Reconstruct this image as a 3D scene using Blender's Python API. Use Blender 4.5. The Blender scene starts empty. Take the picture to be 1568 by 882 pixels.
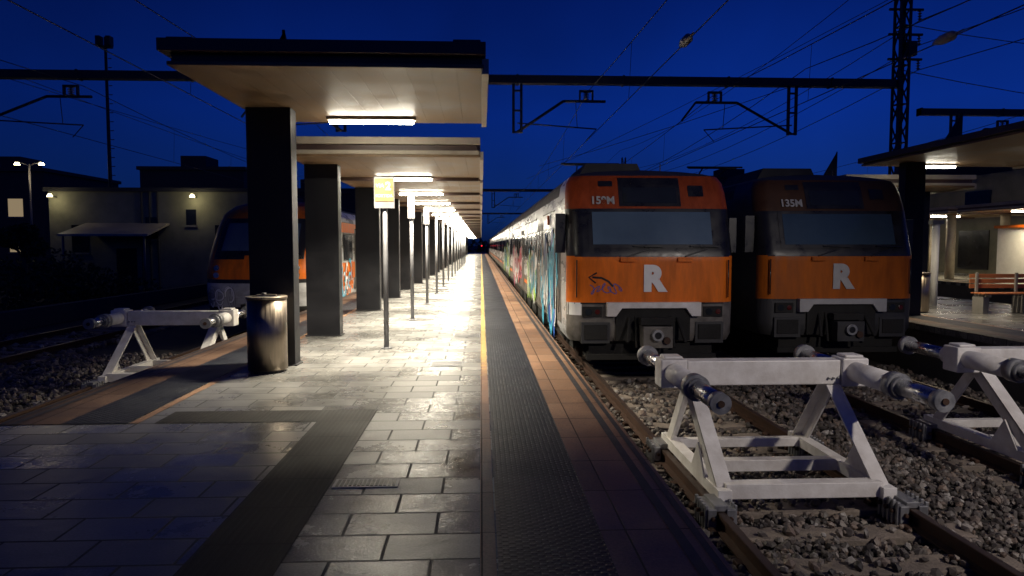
import bpy, math, random
import numpy as np
from mathutils import Vector, Matrix
random.seed(7); rng=np.random.default_rng(5)
sc=bpy.context.scene
sc.view_settings.view_transform='Standard'
try: sc.view_settings.look='None'
except Exception: pass
sc.view_settings.exposure=0

# ---------------------------------------------------------------- materials
def mat(name,col,rough=0.6,metal=0.0,var=0.25,scale=4.0,bump=0.0,bscale=40.0,dirt=None,dirt_amt=0.5,spec=None,rvar=0.15,stretch=(1,1,1),coat=0):
    m=bpy.data.materials.new(name); m.use_nodes=True
    nt=m.node_tree; N=nt.nodes; L=nt.links
    b=N['Principled BSDF']
    b.inputs['Metallic'].default_value=metal
    if spec is not None: b.inputs['Specular IOR Level'].default_value=spec
    if coat: b.inputs['Coat Weight'].default_value=coat
    tc=N.new('ShaderNodeTexCoord'); mp=N.new('ShaderNodeMapping'); mp.inputs['Scale'].default_value=stretch
    L.new(tc.outputs['Object'],mp.inputs['Vector'])
    nz=N.new('ShaderNodeTexNoise'); nz.inputs['Scale'].default_value=scale; nz.inputs['Detail'].default_value=7; nz.inputs['Roughness'].default_value=0.65
    L.new(mp.outputs[0],nz.inputs['Vector'])
    cr=N.new('ShaderNodeValToRGB')
    cr.color_ramp.elements[0].position=0.3; cr.color_ramp.elements[1].position=0.7
    d=dirt if dirt else tuple(c*(1-var) for c in col)
    if dirt: d=tuple(col[i]*(1-dirt_amt)+dirt[i]*dirt_amt for i in range(3))
    cr.color_ramp.elements[0].color=(*d,1)
    cr.color_ramp.elements[1].color=(*[min(1,c*(1+var*0.4)) for c in col],1)
    L.new(nz.outputs['Fac'],cr.inputs['Fac']); L.new(cr.outputs[0],b.inputs['Base Color'])
    mr=N.new('ShaderNodeMapRange'); mr.inputs['From Min'].default_value=0.3; mr.inputs['From Max'].default_value=0.7
    mr.inputs['To Min'].default_value=max(0.03,rough-rvar); mr.inputs['To Max'].default_value=min(1,rough+rvar)
    L.new(nz.outputs['Fac'],mr.inputs['Value']); L.new(mr.outputs[0],b.inputs['Roughness'])
    if bump>0:
        n2=N.new('ShaderNodeTexNoise'); n2.inputs['Scale'].default_value=bscale; n2.inputs['Detail'].default_value=4
        L.new(mp.outputs[0],n2.inputs['Vector'])
        bp=N.new('ShaderNodeBump'); bp.inputs['Strength'].default_value=bump; bp.inputs['Distance'].default_value=0.02
        L.new(n2.outputs['Fac'],bp.inputs['Height']); L.new(bp.outputs[0],b.inputs['Normal'])
    return m
def emis(name,col,s):
    m=bpy.data.materials.new(name); m.use_nodes=True
    b=m.node_tree.nodes['Principled BSDF']
    b.inputs['Base Color'].default_value=(*[c*0.8 for c in col],1)
    b.inputs['Emission Color'].default_value=(*col,1); b.inputs['Emission Strength'].default_value=s
    return m
def node_math(N,L,op,a,b=None):
    n=N.new('ShaderNodeMath'); n.operation=op
    for i,v in enumerate((a,b)):
        if v is None: continue
        if isinstance(v,(int,float)): n.inputs[i].default_value=v
        else: L.new(v,n.inputs[i])
    return n.outputs[0]
def mrange(N,L,v,a,b,c,d):
    n=N.new('ShaderNodeMapRange'); n.inputs['From Min'].default_value=a; n.inputs['From Max'].default_value=b; n.inputs['To Min'].default_value=c; n.inputs['To Max'].default_value=d
    L.new(v,n.inputs['Value']); return n.outputs[0]

def tile_mat(name,c1,c2,mortar,bw,rh,rough_lo,rough_hi,mort=0.007,bumpd=0.006,off=0.5,yellow=False,trand=0.3,spec=0.5):
    m=bpy.data.materials.new(name); m.use_nodes=True
    nt=m.node_tree; N=nt.nodes; L=nt.links; b=N['Principled BSDF']
    b.inputs['Specular IOR Level'].default_value=spec
    tc=N.new('ShaderNodeTexCoord')
    def brick(a,c,mo):
        br=N.new('ShaderNodeTexBrick'); br.offset=off
        br.inputs['Scale'].default_value=1; br.inputs['Brick Width'].default_value=bw; br.inputs['Row Height'].default_value=rh
        br.inputs['Mortar Size'].default_value=mort; br.inputs['Mortar Smooth'].default_value=0.2; br.inputs['Bias'].default_value=0
        br.inputs['Color1'].default_value=(*a,1); br.inputs['Color2'].default_value=(*c,1); br.inputs['Mortar'].default_value=(*mo,1)
        L.new(tc.outputs['Object'],br.inputs['Vector']); return br
    br=brick(c1,c2,mortar); rb=brick((0,0,0),(1,1,1),(0.5,0.5,0.5))
    nz=N.new('ShaderNodeTexNoise'); nz.inputs['Scale'].default_value=0.9; nz.inputs['Detail'].default_value=9; nz.inputs['Roughness'].default_value=0.72
    L.new(tc.outputs['Object'],nz.inputs['Vector'])
    fine=N.new('ShaderNodeTexNoise'); fine.inputs['Scale'].default_value=70; fine.inputs['Detail'].default_value=6
    L.new(tc.outputs['Object'],fine.inputs['Vector'])
    v=mrange(N,L,nz.outputs['Fac'],0.35,0.65,0.5,1.15)
    f2=mrange(N,L,fine.outputs['Fac'],0.3,0.7,0.72,1.18)
    mul=node_math(N,L,'MULTIPLY',v,f2)
    mx=N.new('ShaderNodeVectorMath'); mx.operation='SCALE'; L.new(br.outputs['Color'],mx.inputs[0]); L.new(mul,mx.inputs['Scale'])
    colo=mx.outputs[0]
    if yellow:
        sp=N.new('ShaderNodeSeparateXYZ'); L.new(tc.outputs['Object'],sp.inputs[0])
        n3=N.new('ShaderNodeTexNoise'); n3.inputs['Scale'].default_value=14; n3.inputs['Detail'].default_value=7; L.new(tc.outputs['Object'],n3.inputs['Vector'])
        g=mrange(N,L,sp.outputs[1],6.0,11.0,-0.35,0.25)
        fac=mrange(N,L,node_math(N,L,'ADD',g,n3.outputs['Fac']),0.42,0.62,0,0.8)
        mm=N.new('ShaderNodeMix'); mm.data_type='RGBA'; L.new(fac,mm.inputs[0]); L.new(colo,mm.inputs[6]); mm.inputs[7].default_value=(0.36,0.25,0.07,1); colo=mm.outputs[2]
    L.new(colo,b.inputs['Base Color'])
    r=mrange(N,L,nz.outputs['Fac'],0.38,0.62,rough_lo,rough_hi)
    rt=node_math(N,L,'MULTIPLY',rb.outputs['Color'],trand)
    rr=node_math(N,L,'ADD',node_math(N,L,'ADD',r,rt),node_math(N,L,'MULTIPLY',br.outputs['Fac'],0.4)); L.new(rr,b.inputs['Roughness'])
    h=node_math(N,L,'MULTIPLY',br.outputs['Fac'],-1.0)
    mid=N.new('ShaderNodeTexNoise'); mid.inputs['Scale'].default_value=6; mid.inputs['Detail'].default_value=3
    L.new(tc.outputs['Object'],mid.inputs['Vector'])
    h2=node_math(N,L,'ADD',h,node_math(N,L,'MULTIPLY',fine.outputs['Fac'],0.28))
    h3=node_math(N,L,'ADD',h2,node_math(N,L,'MULTIPLY',mid.outputs['Fac'],1.0))
    bp=N.new('ShaderNodeBump'); bp.inputs['Strength'].default_value=0.8; bp.inputs['Distance'].default_value=bumpd
    L.new(h3,bp.inputs['Height']); L.new(bp.outputs[0],b.inputs['Normal'])
    return m

def tactile_mat(name,col,px,py,rough=0.45,two=True,bd=0.004,spec=0.4):
    m=bpy.data.materials.new(name); m.use_nodes=True
    nt=m.node_tree; N=nt.nodes; L=nt.links; b=N['Principled BSDF']; b.inputs['Specular IOR Level'].default_value=spec
    tc=N.new('ShaderNodeTexCoord'); sp=N.new('ShaderNodeSeparateXYZ'); L.new(tc.outputs['Object'],sp.inputs[0])
    sx=node_math(N,L,'SINE',node_math(N,L,'MULTIPLY',sp.outputs[0],2*math.pi/px))
    sy=node_math(N,L,'SINE',node_math(N,L,'MULTIPLY',sp.outputs[1],2*math.pi/py))
    h=node_math(N,L,'MULTIPLY',sx,sy) if two else sx
    hc=mrange(N,L,h,0.1,0.5,0,1)
    jj=node_math(N,L,'FRACT',node_math(N,L,'MULTIPLY',sp.outputs[1],1/0.5))
    jg=node_math(N,L,'GREATER_THAN',jj,0.035)
    hh=node_math(N,L,'MULTIPLY',hc,jg)
    nz=N.new('ShaderNodeTexNoise'); nz.inputs['Scale'].default_value=2.5; nz.inputs['Detail'].default_value=8
    L.new(tc.outputs['Object'],nz.inputs['Vector'])
    v=node_math(N,L,'MULTIPLY',node_math(N,L,'ADD',node_math(N,L,'MULTIPLY',hh,0.4),node_math(N,L,'ADD',node_math(N,L,'MULTIPLY',jg,0.4),0.3)),node_math(N,L,'ADD',node_math(N,L,'MULTIPLY',nz.outputs['Fac'],1.6),0.1))
    mx=N.new('ShaderNodeVectorMath'); mx.operation='SCALE'; mx.inputs[0].default_value=col; L.new(v,mx.inputs['Scale'])
    L.new(mx.outputs[0],b.inputs['Base Color'])
    L.new(node_math(N,L,'ADD',node_math(N,L,'MULTIPLY',nz.outputs['Fac'],0.4),rough-0.2),b.inputs['Roughness'])
    bp=N.new('ShaderNodeBump'); bp.inputs['Strength'].default_value=0.9; bp.inputs['Distance'].default_value=bd
    L.new(hh,bp.inputs['Height']); L.new(bp.outputs[0],b.inputs['Normal'])
    return m

M={}
M['tile']=tile_mat('platform_tile',(0.20,0.195,0.185),(0.145,0.142,0.14),(0.010,0.010,0.010),0.5,0.3,0.12,0.27,0.009,0.0045,trand=0.2,spec=0.6)
M['clay']=tile_mat('clay_tile',(0.34,0.20,0.12),(0.27,0.15,0.09),(0.06,0.035,0.025),0.39,0.6,0.28,0.5,0.006,0.004,0.0,False,0.15,0.4)
M['clay_shade']=tile_mat('shaded_clay_tile',(0.15,0.09,0.06),(0.12,0.07,0.045),(0.04,0.025,0.02),0.39,0.6,0.4,0.6,0.006,0.004,0.0,False,0.15,0.3)  # darker copy of the clay tile: pillar shade put into left edge bands
M['yell']=tile_mat('worn_yellow_line',(0.26,0.14,0.09),(0.2,0.10,0.07),(0.05,0.03,0.02),0.39,0.6,0.35,0.55,0.004,0.004,0.0,True,0.1,0.35)
M['tact']=tactile_mat('rubber_tactile',(0.014,0.016,0.022),0.07,0.05,0.5,True,0.005,0.35)
M['rib']=tactile_mat('ribbed_tactile',(0.026,0.023,0.021),0.04,0.04,0.65,False,0.004,0.2)
M['rubber']=mat('rubber_strip',(0.03,0.03,0.035),0.6,var=0.4,scale=6)
M['conc']=mat('concrete',(0.22,0.21,0.2),0.85,bump=0.4,bscale=60)
M['concd']=mat('dark_concrete',(0.07,0.065,0.06),0.9,bump=0.4,bscale=30)
M['ground']=mat('ground',(0.04,0.036,0.032),0.95,var=0.5,scale=1.5,bump=1.0,bscale=18)
M['rust']=mat('rusty_steel',(0.07,0.035,0.022),0.75,metal=0.3,var=0.5,scale=12)
M['railtop']=mat('dull_rail_head',(0.10,0.07,0.06),0.5,metal=0.7,var=0.4,scale=9)
M['white']=mat('white_paint',(0.78,0.76,0.74),0.45,var=0.2,scale=4,dirt=(0.3,0.24,0.18),dirt_amt=0.45,bump=0.12,bscale=50)
M['chrome']=mat('ram_steel',(0.6,0.6,0.62),0.25,metal=1,var=0.2)
M['galv']=mat('galvanised',(0.3,0.3,0.31),0.5,metal=0.6,var=0.4,scale=9)
M['dsteel']=mat('dark_steel',(0.014,0.014,0.017),0.5,metal=0.0,var=0.4,scale=2,bump=0.05,spec=0.3)
M['pole']=mat('pole_paint',(0.13,0.13,0.14),0.4,metal=0.3,var=0.25)
M['wire']=mat('wire',(0.02,0.02,0.025),0.5,metal=0.4)
M['mast']=mat('mast_steel',(0.03,0.03,0.038),0.6,metal=0.2)
M['fasc']=mat('fascia_brown',(0.075,0.042,0.035),0.5,var=0.4,scale=2)
M['fascw']=mat('fascia_white',(0.42,0.37,0.29),0.5,var=0.35,scale=2,dirt=(0.2,0.14,0.09),dirt_amt=0.5)
M['stain']=mat('brushed_stainless',(0.30,0.25,0.20),0.4,metal=1,var=0.3,scale=3,stretch=(12,12,0.6))
M['tube']=emis('lamp_tube',(1,0.93,0.76),60)
M['bulb']=emis('bulb',(1,0.85,0.5),14)
M['black']=mat('black_plastic',(0.012,0.012,0.014),0.35,var=0.2)
M['under']=mat('underframe',(0.014,0.013,0.012),0.85,var=0.4,bump=0.4)
M['orange']=mat('orange_paint',(0.82,0.18,0.008),0.42,var=0.15,scale=2.2,dirt=(0.22,0.06,0.015),dirt_amt=0.5,spec=0.25,stretch=(3,3,0.6))
M['orange2']=mat('dimmed_orange_paint',(0.44,0.105,0.006),0.5,var=0.2,scale=2.2,dirt=(0.12,0.035,0.01),dirt_amt=0.5,spec=0.2,stretch=(3,3,0.6))  # orange darkened to stand in for second train's dim light; also kiosk roof
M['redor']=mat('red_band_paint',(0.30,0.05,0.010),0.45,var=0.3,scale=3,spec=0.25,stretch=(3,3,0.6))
M['redor_dim']=mat('dimmed_red_band_paint',(0.06,0.025,0.010),0.5,var=0.25,scale=3,spec=0.3)  # red band of the second train, weaker light put into the colour
M['greyp']=mat('grey_paint',(0.17,0.155,0.14),0.55,var=0.35,scale=4,dirt=(0.04,0.033,0.025),dirt_amt=0.8)
M['greyd']=mat('dark_dimmed_grey_paint',(0.035,0.035,0.038),0.55,var=0.4,scale=3,dirt=(0.02,0.018,0.015),dirt_amt=0.7)  # second train: weaker light put into the grey; own dark tone on valances
M['whitep']=mat('train_white',(0.52,0.52,0.53),0.3,var=0.25,scale=1.8,dirt=(0.2,0.19,0.18),dirt_amt=0.6,stretch=(1,0.4,2))
M['glass']=mat('train_glass',(0.02,0.024,0.03),0.08,var=0.2,rvar=0.03)
M['wglass']=mat('windscreen_glass',(0.085,0.13,0.19),0.2,var=0.2,scale=0.8,rvar=0.06)
M['wglassd']=mat('dimmed_windscreen_glass',(0.04,0.07,0.11),0.2,var=0.2,scale=0.8,rvar=0.06)  # windscreen of the second train, glass colour darkened in place of dim light
M['roof']=mat('train_roof',(0.03,0.03,0.034),0.75,var=0.4)
M['letter']=mat('white_lettering',(0.78,0.78,0.78),0.5,var=0.12)
M['letterd']=mat('dull_lettering',(0.42,0.41,0.4),0.5,var=0.2)
M['cyan']=mat('paint_cyan',(0.08,0.42,0.62),0.5); M['blueg']=mat('paint_blue',(0.03,0.10,0.42),0.5)
M['green']=mat('paint_green',(0.35,0.55,0.12),0.5); M['pink']=mat('paint_pink',(0.6,0.15,0.25),0.5)
M['red']=mat('red_paint',(0.5,0.03,0.02),0.5); M['redd']=mat('red_lens',(0.08,0.008,0.006),0.25)
M['beige']=mat('render_beige',(0.26,0.25,0.18),0.9,var=0.5,scale=0.5,bump=0.2)
M['bdark']=mat('facade_dark',(0.05,0.05,0.055),0.9,var=0.3,scale=0.3)
M['bwin']=mat('dark_window',(0.01,0.012,0.018),0.15)
M['wood']=mat('bench_wood',(0.36,0.12,0.04),0.5,var=0.35,scale=6,stretch=(0.4,4,4))
M['ceram']=mat('insulator_ceramic',(0.16,0.12,0.1),0.3)
M['leaf']=mat('leaves',(0.045,0.055,0.025),0.8,var=0.5,scale=2)
M['bark']=mat('bark',(0.07,0.055,0.04),0.9)
M['sleeper']=mat('sleeper_concrete',(0.22,0.18,0.15),0.9,var=0.4,scale=5,bump=0.5)
M['signy']=mat('sign_face',(0.12,0.08,0.03),0.5,var=0.2)
M['dshop']=emis('shop_light',(1,0.85,0.6),1.0)
M['litwin']=emis('lit_window',(1,0.75,0.4),0.25)
def soffit():
    m=mat('soffit_boards',(0.25,0.155,0.08),0.5,var=0.3,scale=1.3,dirt=(0.08,0.04,0.018),dirt_amt=0.8)
    N=m.node_tree.nodes; L=m.node_tree.links; b=N['Principled BSDF']
    tc=N.new('ShaderNodeTexCoord'); sp=N.new('ShaderNodeSeparateXYZ'); L.new(tc.outputs['Object'],sp.inputs[0])
    f=node_math(N,L,'FRACT',node_math(N,L,'MULTIPLY',sp.outputs[0],1/0.25))
    g=node_math(N,L,'GREATER_THAN',f,0.05)
    bp=N.new('ShaderNodeBump'); bp.inputs['Strength'].default_value=1.0; bp.inputs['Distance'].default_value=0.015
    L.new(g,bp.inputs['Height']); L.new(bp.outputs[0],b.inputs['Normal'])
    return m
M['soffit']=soffit()
def stone():
    m=bpy.data.materials.new('ballast_stone'); m.use_nodes=True
    N=m.node_tree.nodes; L=m.node_tree.links; b=N['Principled BSDF']
    g=N.new('ShaderNodeNewGeometry'); cr=N.new('ShaderNodeValToRGB')
    e=cr.color_ramp.elements
    e[0].position=0; e[0].color=(0.035,0.03,0.028,1); e[1].position=1; e[1].color=(0.32,0.30,0.28,1)
    for p,c in ((0.3,(0.08,0.065,0.055,1)),(0.6,(0.12,0.105,0.097,1)),(0.85,(0.18,0.13,0.10,1))):
        x=e.new(p); x.color=c
    L.new(g.outputs['Random Per Island'],cr.inputs[0]); L.new(cr.outputs[0],b.inputs['Base Color']); b.inputs['Roughness'].default_value=0.55
    return m
M['stone']=stone()

# ---------------------------------------------------------------- builder
class MB:
    def __init__(s): s.v=[];s.f=[];s.m=[];s.sm=[];s.ml=[]
    def mi(s,k):
        if k not in s.ml: s.ml.append(k)
        return s.ml.index(k)
    def face(s,pts,k,smooth=False):
        b=len(s.v); s.v+= [tuple(p) for p in pts]; s.f.append(tuple(range(b,b+len(pts)))); s.m.append(s.mi(k)); s.sm.append(smooth)
    def box(s,x0,x1,y0,y1,z0,z1,k):
        b=len(s.v)
        s.v+=[(x0,y0,z0),(x1,y0,z0),(x1,y1,z0),(x0,y1,z0),(x0,y0,z1),(x1,y0,z1),(x1,y1,z1),(x0,y1,z1)]
        for q in ((0,3,2,1),(4,5,6,7),(0,1,5,4),(1,2,6,5),(2,3,7,6),(3,0,4,7)):
            s.f.append(tuple(b+i for i in q)); s.m.append(s.mi(k)); s.sm.append(False)
    def beam(s,p1,p2,w,h,k,w2=None,h2=None):
        p1=Vector(p1);p2=Vector(p2); d=(p2-p1).normalized()
        up=Vector((0,0,1)) if abs(d.z)<0.95 else Vector((0,1,0))
        r=d.cross(up).normalized(); u=r.cross(d).normalized()
        w2=w2 or w;h2=h2 or h; b=len(s.v)
        for p,ww,hh in ((p1,w,h),(p2,w2,h2)):
            for a,c in ((-1,-1),(1,-1),(1,1),(-1,1)): s.v.append(tuple(p+r*a*ww/2+u*c*hh/2))
        for q in ((3,2,1,0),(4,5,6,7),(0,1,5,4),(1,2,6,5),(2,3,7,6),(3,0,4,7)):
            s.f.append(tuple(b+i for i in q)); s.m.append(s.mi(k)); s.sm.append(False)
    def cyl(s,p1,p2,r1,k,r2=None,seg=16,caps=True):
        p1=Vector(p1);p2=Vector(p2); d=(p2-p1).normalized(); r2=r1 if r2 is None else r2
        up=Vector((0,0,1)) if abs(d.z)<0.95 else Vector((1,0,0))
        r=d.cross(up).normalized(); u=r.cross(d).normalized(); b=len(s.v)
        for p,rr in ((p1,r1),(p2,r2)):
            for i in range(seg):
                a=2*math.pi*i/seg; s.v.append(tuple(p+(r*math.cos(a)+u*math.sin(a))*rr))
        for i in range(seg):
            j=(i+1)%seg; s.f.append((b+i,b+j,b+seg+j,b+seg+i)); s.m.append(s.mi(k)); s.sm.append(True)
        if caps:
            s.f.append(tuple(b+i for i in range(seg))[::-1]); s.m.append(s.mi(k)); s.sm.append(False)
            s.f.append(tuple(b+seg+i for i in range(seg))); s.m.append(s.mi(k)); s.sm.append(False)
    def poly_x(s,pts,x0,x1,k):
        n=len(pts); b=len(s.v)
        for x in (x0,x1): s.v+=[(x,p[0],p[1]) for p in pts]
        s.f.append(tuple(b+i for i in range(n))); s.f.append(tuple(b+n+i for i in range(n))[::-1])
        for i in range(n): s.f.append((b+i,b+(i+1)%n,b+n+(i+1)%n,b+n+i))
        for _ in range(n+2): s.m.append(s.mi(k)); s.sm.append(False)
    def poly_y(s,pts,y0,y1,k):
        n=len(pts); b=len(s.v)
        for y in (y0,y1): s.v+=[(p[0],y,p[1]) for p in pts]
        s.f.append(tuple(b+i for i in range(n))); s.f.append(tuple(b+n+i for i in range(n))[::-1])
        for i in range(n): s.f.append((b+i,b+(i+1)%n,b+n+(i+1)%n,b+n+i))
        for _ in range(n+2): s.m.append(s.mi(k)); s.sm.append(False)
    def done(s,name,parent=None,bevel=0,recalc=True):
        me=bpy.data.meshes.new(name); me.from_pydata(s.v,[],s.f)
        for k in s.ml: me.materials.append(M[k])
        me.polygons.foreach_set('material_index',s.m); me.polygons.foreach_set('use_smooth',s.sm)
        if recalc:
            import bmesh
            bm=bmesh.new(); bm.from_mesh(me); bmesh.ops.recalc_face_normals(bm,faces=bm.faces); bm.to_mesh(me); bm.free()
        o=bpy.data.objects.new(name,me); sc.collection.objects.link(o)
        if bevel:
            md=o.modifiers.new('bevel','BEVEL'); md.width=bevel; md.segments=2; md.limit_method='ANGLE'; md.angle_limit=math.radians(40)
        if parent: o.parent=parent
        return o
def empty(name):
    o=bpy.data.objects.new(name,None); sc.collection.objects.link(o); return o
def area(name,loc,sx,sy,p,col,parent=None,rot=(0,0,0),spread=180):
    l=bpy.data.lights.new(name,'AREA'); l.shape='RECTANGLE'; l.size=sx; l.size_y=sy; l.energy=p; l.color=col; l.spread=math.radians(spread)
    o=bpy.data.objects.new(name,l); o.location=loc; o.rotation_euler=rot; sc.collection.objects.link(o)
    if parent: o.parent=parent
    return o
def point(name,loc,p,col,r=0.08,parent=None):
    l=bpy.data.lights.new(name,'POINT'); l.energy=p; l.color=col; l.shadow_soft_size=r
    o=bpy.data.objects.new(name,l); o.location=loc; sc.collection.objects.link(o)
    if parent: o.parent=parent
    return o
def text(name,s,loc,size,k,parent,rot=(math.pi/2,0,0),off=0.0,sx=1.0,align='CENTER'):
    c=bpy.data.curves.new(name,'FONT'); c.body=s; c.size=size; c.offset=off; c.extrude=0.003; c.align_x=align; c.align_y='CENTER'
    c.materials.append(M[k])
    o=bpy.data.objects.new(name,c); o.location=loc; o.rotation_euler=rot; o.scale=(sx,1,1); sc.collection.objects.link(o); o.parent=parent
    return o

RAIL=-0.8; BAL=-1.0
# ---------------------------------------------------------------- ground
g=MB(); g.face([(-1500,-200,-1.06),(1500,-200,-1.06),(1500,3000,-1.06),(-1500,3000,-1.06)],'ground'); g.done('ground')

def platform(name,x0,x1,y0,y1,bandR=True,bandL=True,ytact=-5):
    P=empty(name); b=MB()
    b.box(x0+0.06,x1-0.06,y0,y1,-1.05,-0.12,'concd'); b.done('side_wall',P)
    b=MB(); b.box(x0,x1,y0,y1,-0.12,0,'tile'); b.done('paving',P)
    b=MB()
    for on,e,s in ((bandR,x1,-1),(bandL,x0,1)):
        if not on: continue
        ys=y0 if e==x1 else max(y0,ytact); ck='clay' if e==x1 else 'clay_shade'
        def sh(a,c,k,z=0.004,ya=ys,yb=y1):
            lo,hi=sorted((e+s*a,e+s*c)); b.face([(lo,ya,z),(hi,ya,z),(hi,yb,z),(lo,yb,z)],k)
        sh(0.0,0.56,ck); sh(0.56,1.12,'tact',0.006)
        sh(0.03,0.07,'rubber',0.008); sh(0.12,0.18,'rubber',0.008)
        sh(1.13,1.21,'yell' if e==x1 else 'clay',0.004)
    b.done('edge_bands',P); return P
P1=platform('station_platform',-4.2,1.2,-4,150,ytact=6.0)
b=MB()
def sheet(b,x0,x1,y0,y1,z,k): b.face([(x0,y0,z),(x1,y0,z),(x1,y1,z),(x0,y1,z)],k)
sheet(b,-1.45,-0.98,-4,6.0,0.004,'rib'); sheet(b,-2.85,-0.98,6.0,6.42,0.004,'rib'); b.done('tactile_guide',P1)
for (x,y,w,d) in ((-0.75,4.4,0.42,0.16),(-0.45,8.9,0.42,0.35),(-0.25,11.7,0.45,0.4),(-0.7,10.2,0.3,0.3)):
    b=MB(); b.box(x-w/2,x+w/2,y-d/2,y+d/2,0.001,0.007,'galv')
    n=int(w/0.03)
    for i in range(n):
        xx=x-w/2+0.02+i*(w-0.03)/n; b.box(xx,xx+0.018,y-d/2+0.02,y+d/2-0.02,0.004,0.0095,'black')
    b.done('drain_cover')
P2=platform('station_platform',8.65,14.0,-4,150,bandR=False)
P3=platform('station_platform',20,27,-4,150,bandR=False)

# ---------------------------------------------------------------- tracks
def track(cx,y0,y1,sl_end=60):
    T=empty('railway_track')
    b=MB()
    for sx in (-1,1):
        x=cx+sx*0.87
        prof=[(-0.07,-0.95),(0.07,-0.95),(0.07,-0.935),(0.012,-0.92),(0.012,-0.845),(0.036,-0.835),(0.036,-0.803),(-0.036,-0.803),(-0.036,-0.835),(-0.012,-0.845),(-0.012,-0.92),(-0.07,-0.935)]
        b.poly_y([(x+p[0],p[1]) for p in prof],y0,y1,'rust')
        b.box(x-0.03,x+0.03,y0+0.002,y1,-0.8035,-0.8,'railtop')
    b.done('rails',T)
    b=MB(); y=y0+0.3
    while y<sl_end:
        b.poly_y([(cx-1.3,-1.1),(cx+1.3,-1.1),(cx+1.28,-0.95),(cx+0.5,-0.95),(cx+0.35,-0.965),(cx-0.35,-0.965),(cx-0.5,-0.95),(cx-1.28,-0.95)],y-0.14,y+0.14,'sleeper')
        for sx in (-1,1):
            for q in (-1,1):
                xx=cx+sx*0.87+q*0.11; b.box(xx-0.03,xx+0.03,y-0.05,y+0.05,-0.95,-0.91,'rust')
        y+=0.6
    b.done('sleepers',T,bevel=0.01)
    return T
C1,C2,CL,CLL=2.98,6.67,-5.68,-10.9
track(C1,-3,150,30); track(C2,-3,150,30); track(CL,-3,150,45); track(CLL,-3,150,60); track(16.5,-3,150,60)
def ballast(regions):
    t=(1+5**0.5)/2
    ico=np.array([(-1,t,0),(1,t,0),(-1,-t,0),(1,-t,0),(0,-1,t),(0,1,t),(0,-1,-t),(0,1,-t),(t,0,-1),(t,0,1),(-t,0,-1),(-t,0,1)],float); ico/=np.linalg.norm(ico[0])
    fc=np.array([(0,11,5),(0,5,1),(0,1,7),(0,7,10),(0,10,11),(1,5,9),(5,11,4),(11,10,2),(10,7,6),(7,1,8),(3,9,4),(3,4,2),(3,2,6),(3,6,8),(3,8,9),(4,9,5),(2,4,11),(6,2,10),(8,6,7),(9,8,1)])
    V=[];F=[];base=0
    for (x0,x1,y0,y1,dens,r) in regions:
        n=int((x1-x0)*(y1-y0)*dens)
        p=np.stack([rng.uniform(x0,x1,n),rng.uniform(y0,y1,n),np.zeros(n)],1)
        cx=np.array([C1,C2,CL,CLL]); rel=np.min(np.abs(p[:,0][:,None]-cx[None]),1)
        ph=((p[:,1]+3-0.3+0.3)%0.6)-0.3
        onsl=(rel<1.3)&(np.abs(ph)<0.13)
        keep=~onsl|(rng.random(n)<0.16)
        keep&=~(np.abs(rel-0.87)<0.06)
        p=p[keep]; onsl=onsl[keep]; n=len(p)
        p[:,2]=BAL+rng.uniform(-0.015,0.04,n)+0.012*np.sin(p[:,0]*3)+0.012*np.sin(p[:,1]*4); p[onsl,2]=-0.93
        R=r*rng.uniform(0.5,1.45,n)
        q=rng.normal(size=(n,4)); q/=np.linalg.norm(q,axis=1)[:,None]
        w,x,y,z=q.T
        Rm=np.stack([np.stack([1-2*(y*y+z*z),2*(x*y-z*w),2*(x*z+y*w)],1),np.stack([2*(x*y+z*w),1-2*(x*x+z*z),2*(y*z-x*w)],1),np.stack([2*(x*z-y*w),2*(y*z+x*w),1-2*(x*x+y*y)],1)],1)
        S=rng.uniform(0.6,1.25,(n,1,3)); jit=rng.uniform(0.75,1.2,(n,12,1))
        vv=ico[None]*S*jit*R[:,None,None]
        vv=np.einsum('nij,nkj->nki',Rm,vv)+p[:,None,:]
        V.append(vv.reshape(-1,3)); F.append((fc[None]+ (np.arange(n)*12)[:,None,None]+base).reshape(-1,3)); base+=n*12
    V=np.concatenate(V);F=np.concatenate(F)
    me=bpy.data.meshes.new('ballast_gravel'); me.from_pydata(V.tolist(),[],F.tolist()); me.materials.append(M['stone'])
    o=bpy.data.objects.new('ballast_gravel',me); sc.collection.objects.link(o)
ballast([(1.25,5.6,3.0,8.5,430,0.034),(5.6,8.5,4.0,10,340,0.036),(1.25,5.6,8.5,12.5,260,0.04),(5.6,8.5,10,14,200,0.045),(-9.5,-4.25,6,16,150,0.048),(-14,-9.5,12,20,50,0.07)])
b=MB(); sheet(b,1.1,8.7,-3,150,-1.015,'ground'); sheet(b,-14,-4.1,-3,150,-1.015,'ground'); b.done('ballast_bed')

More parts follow.
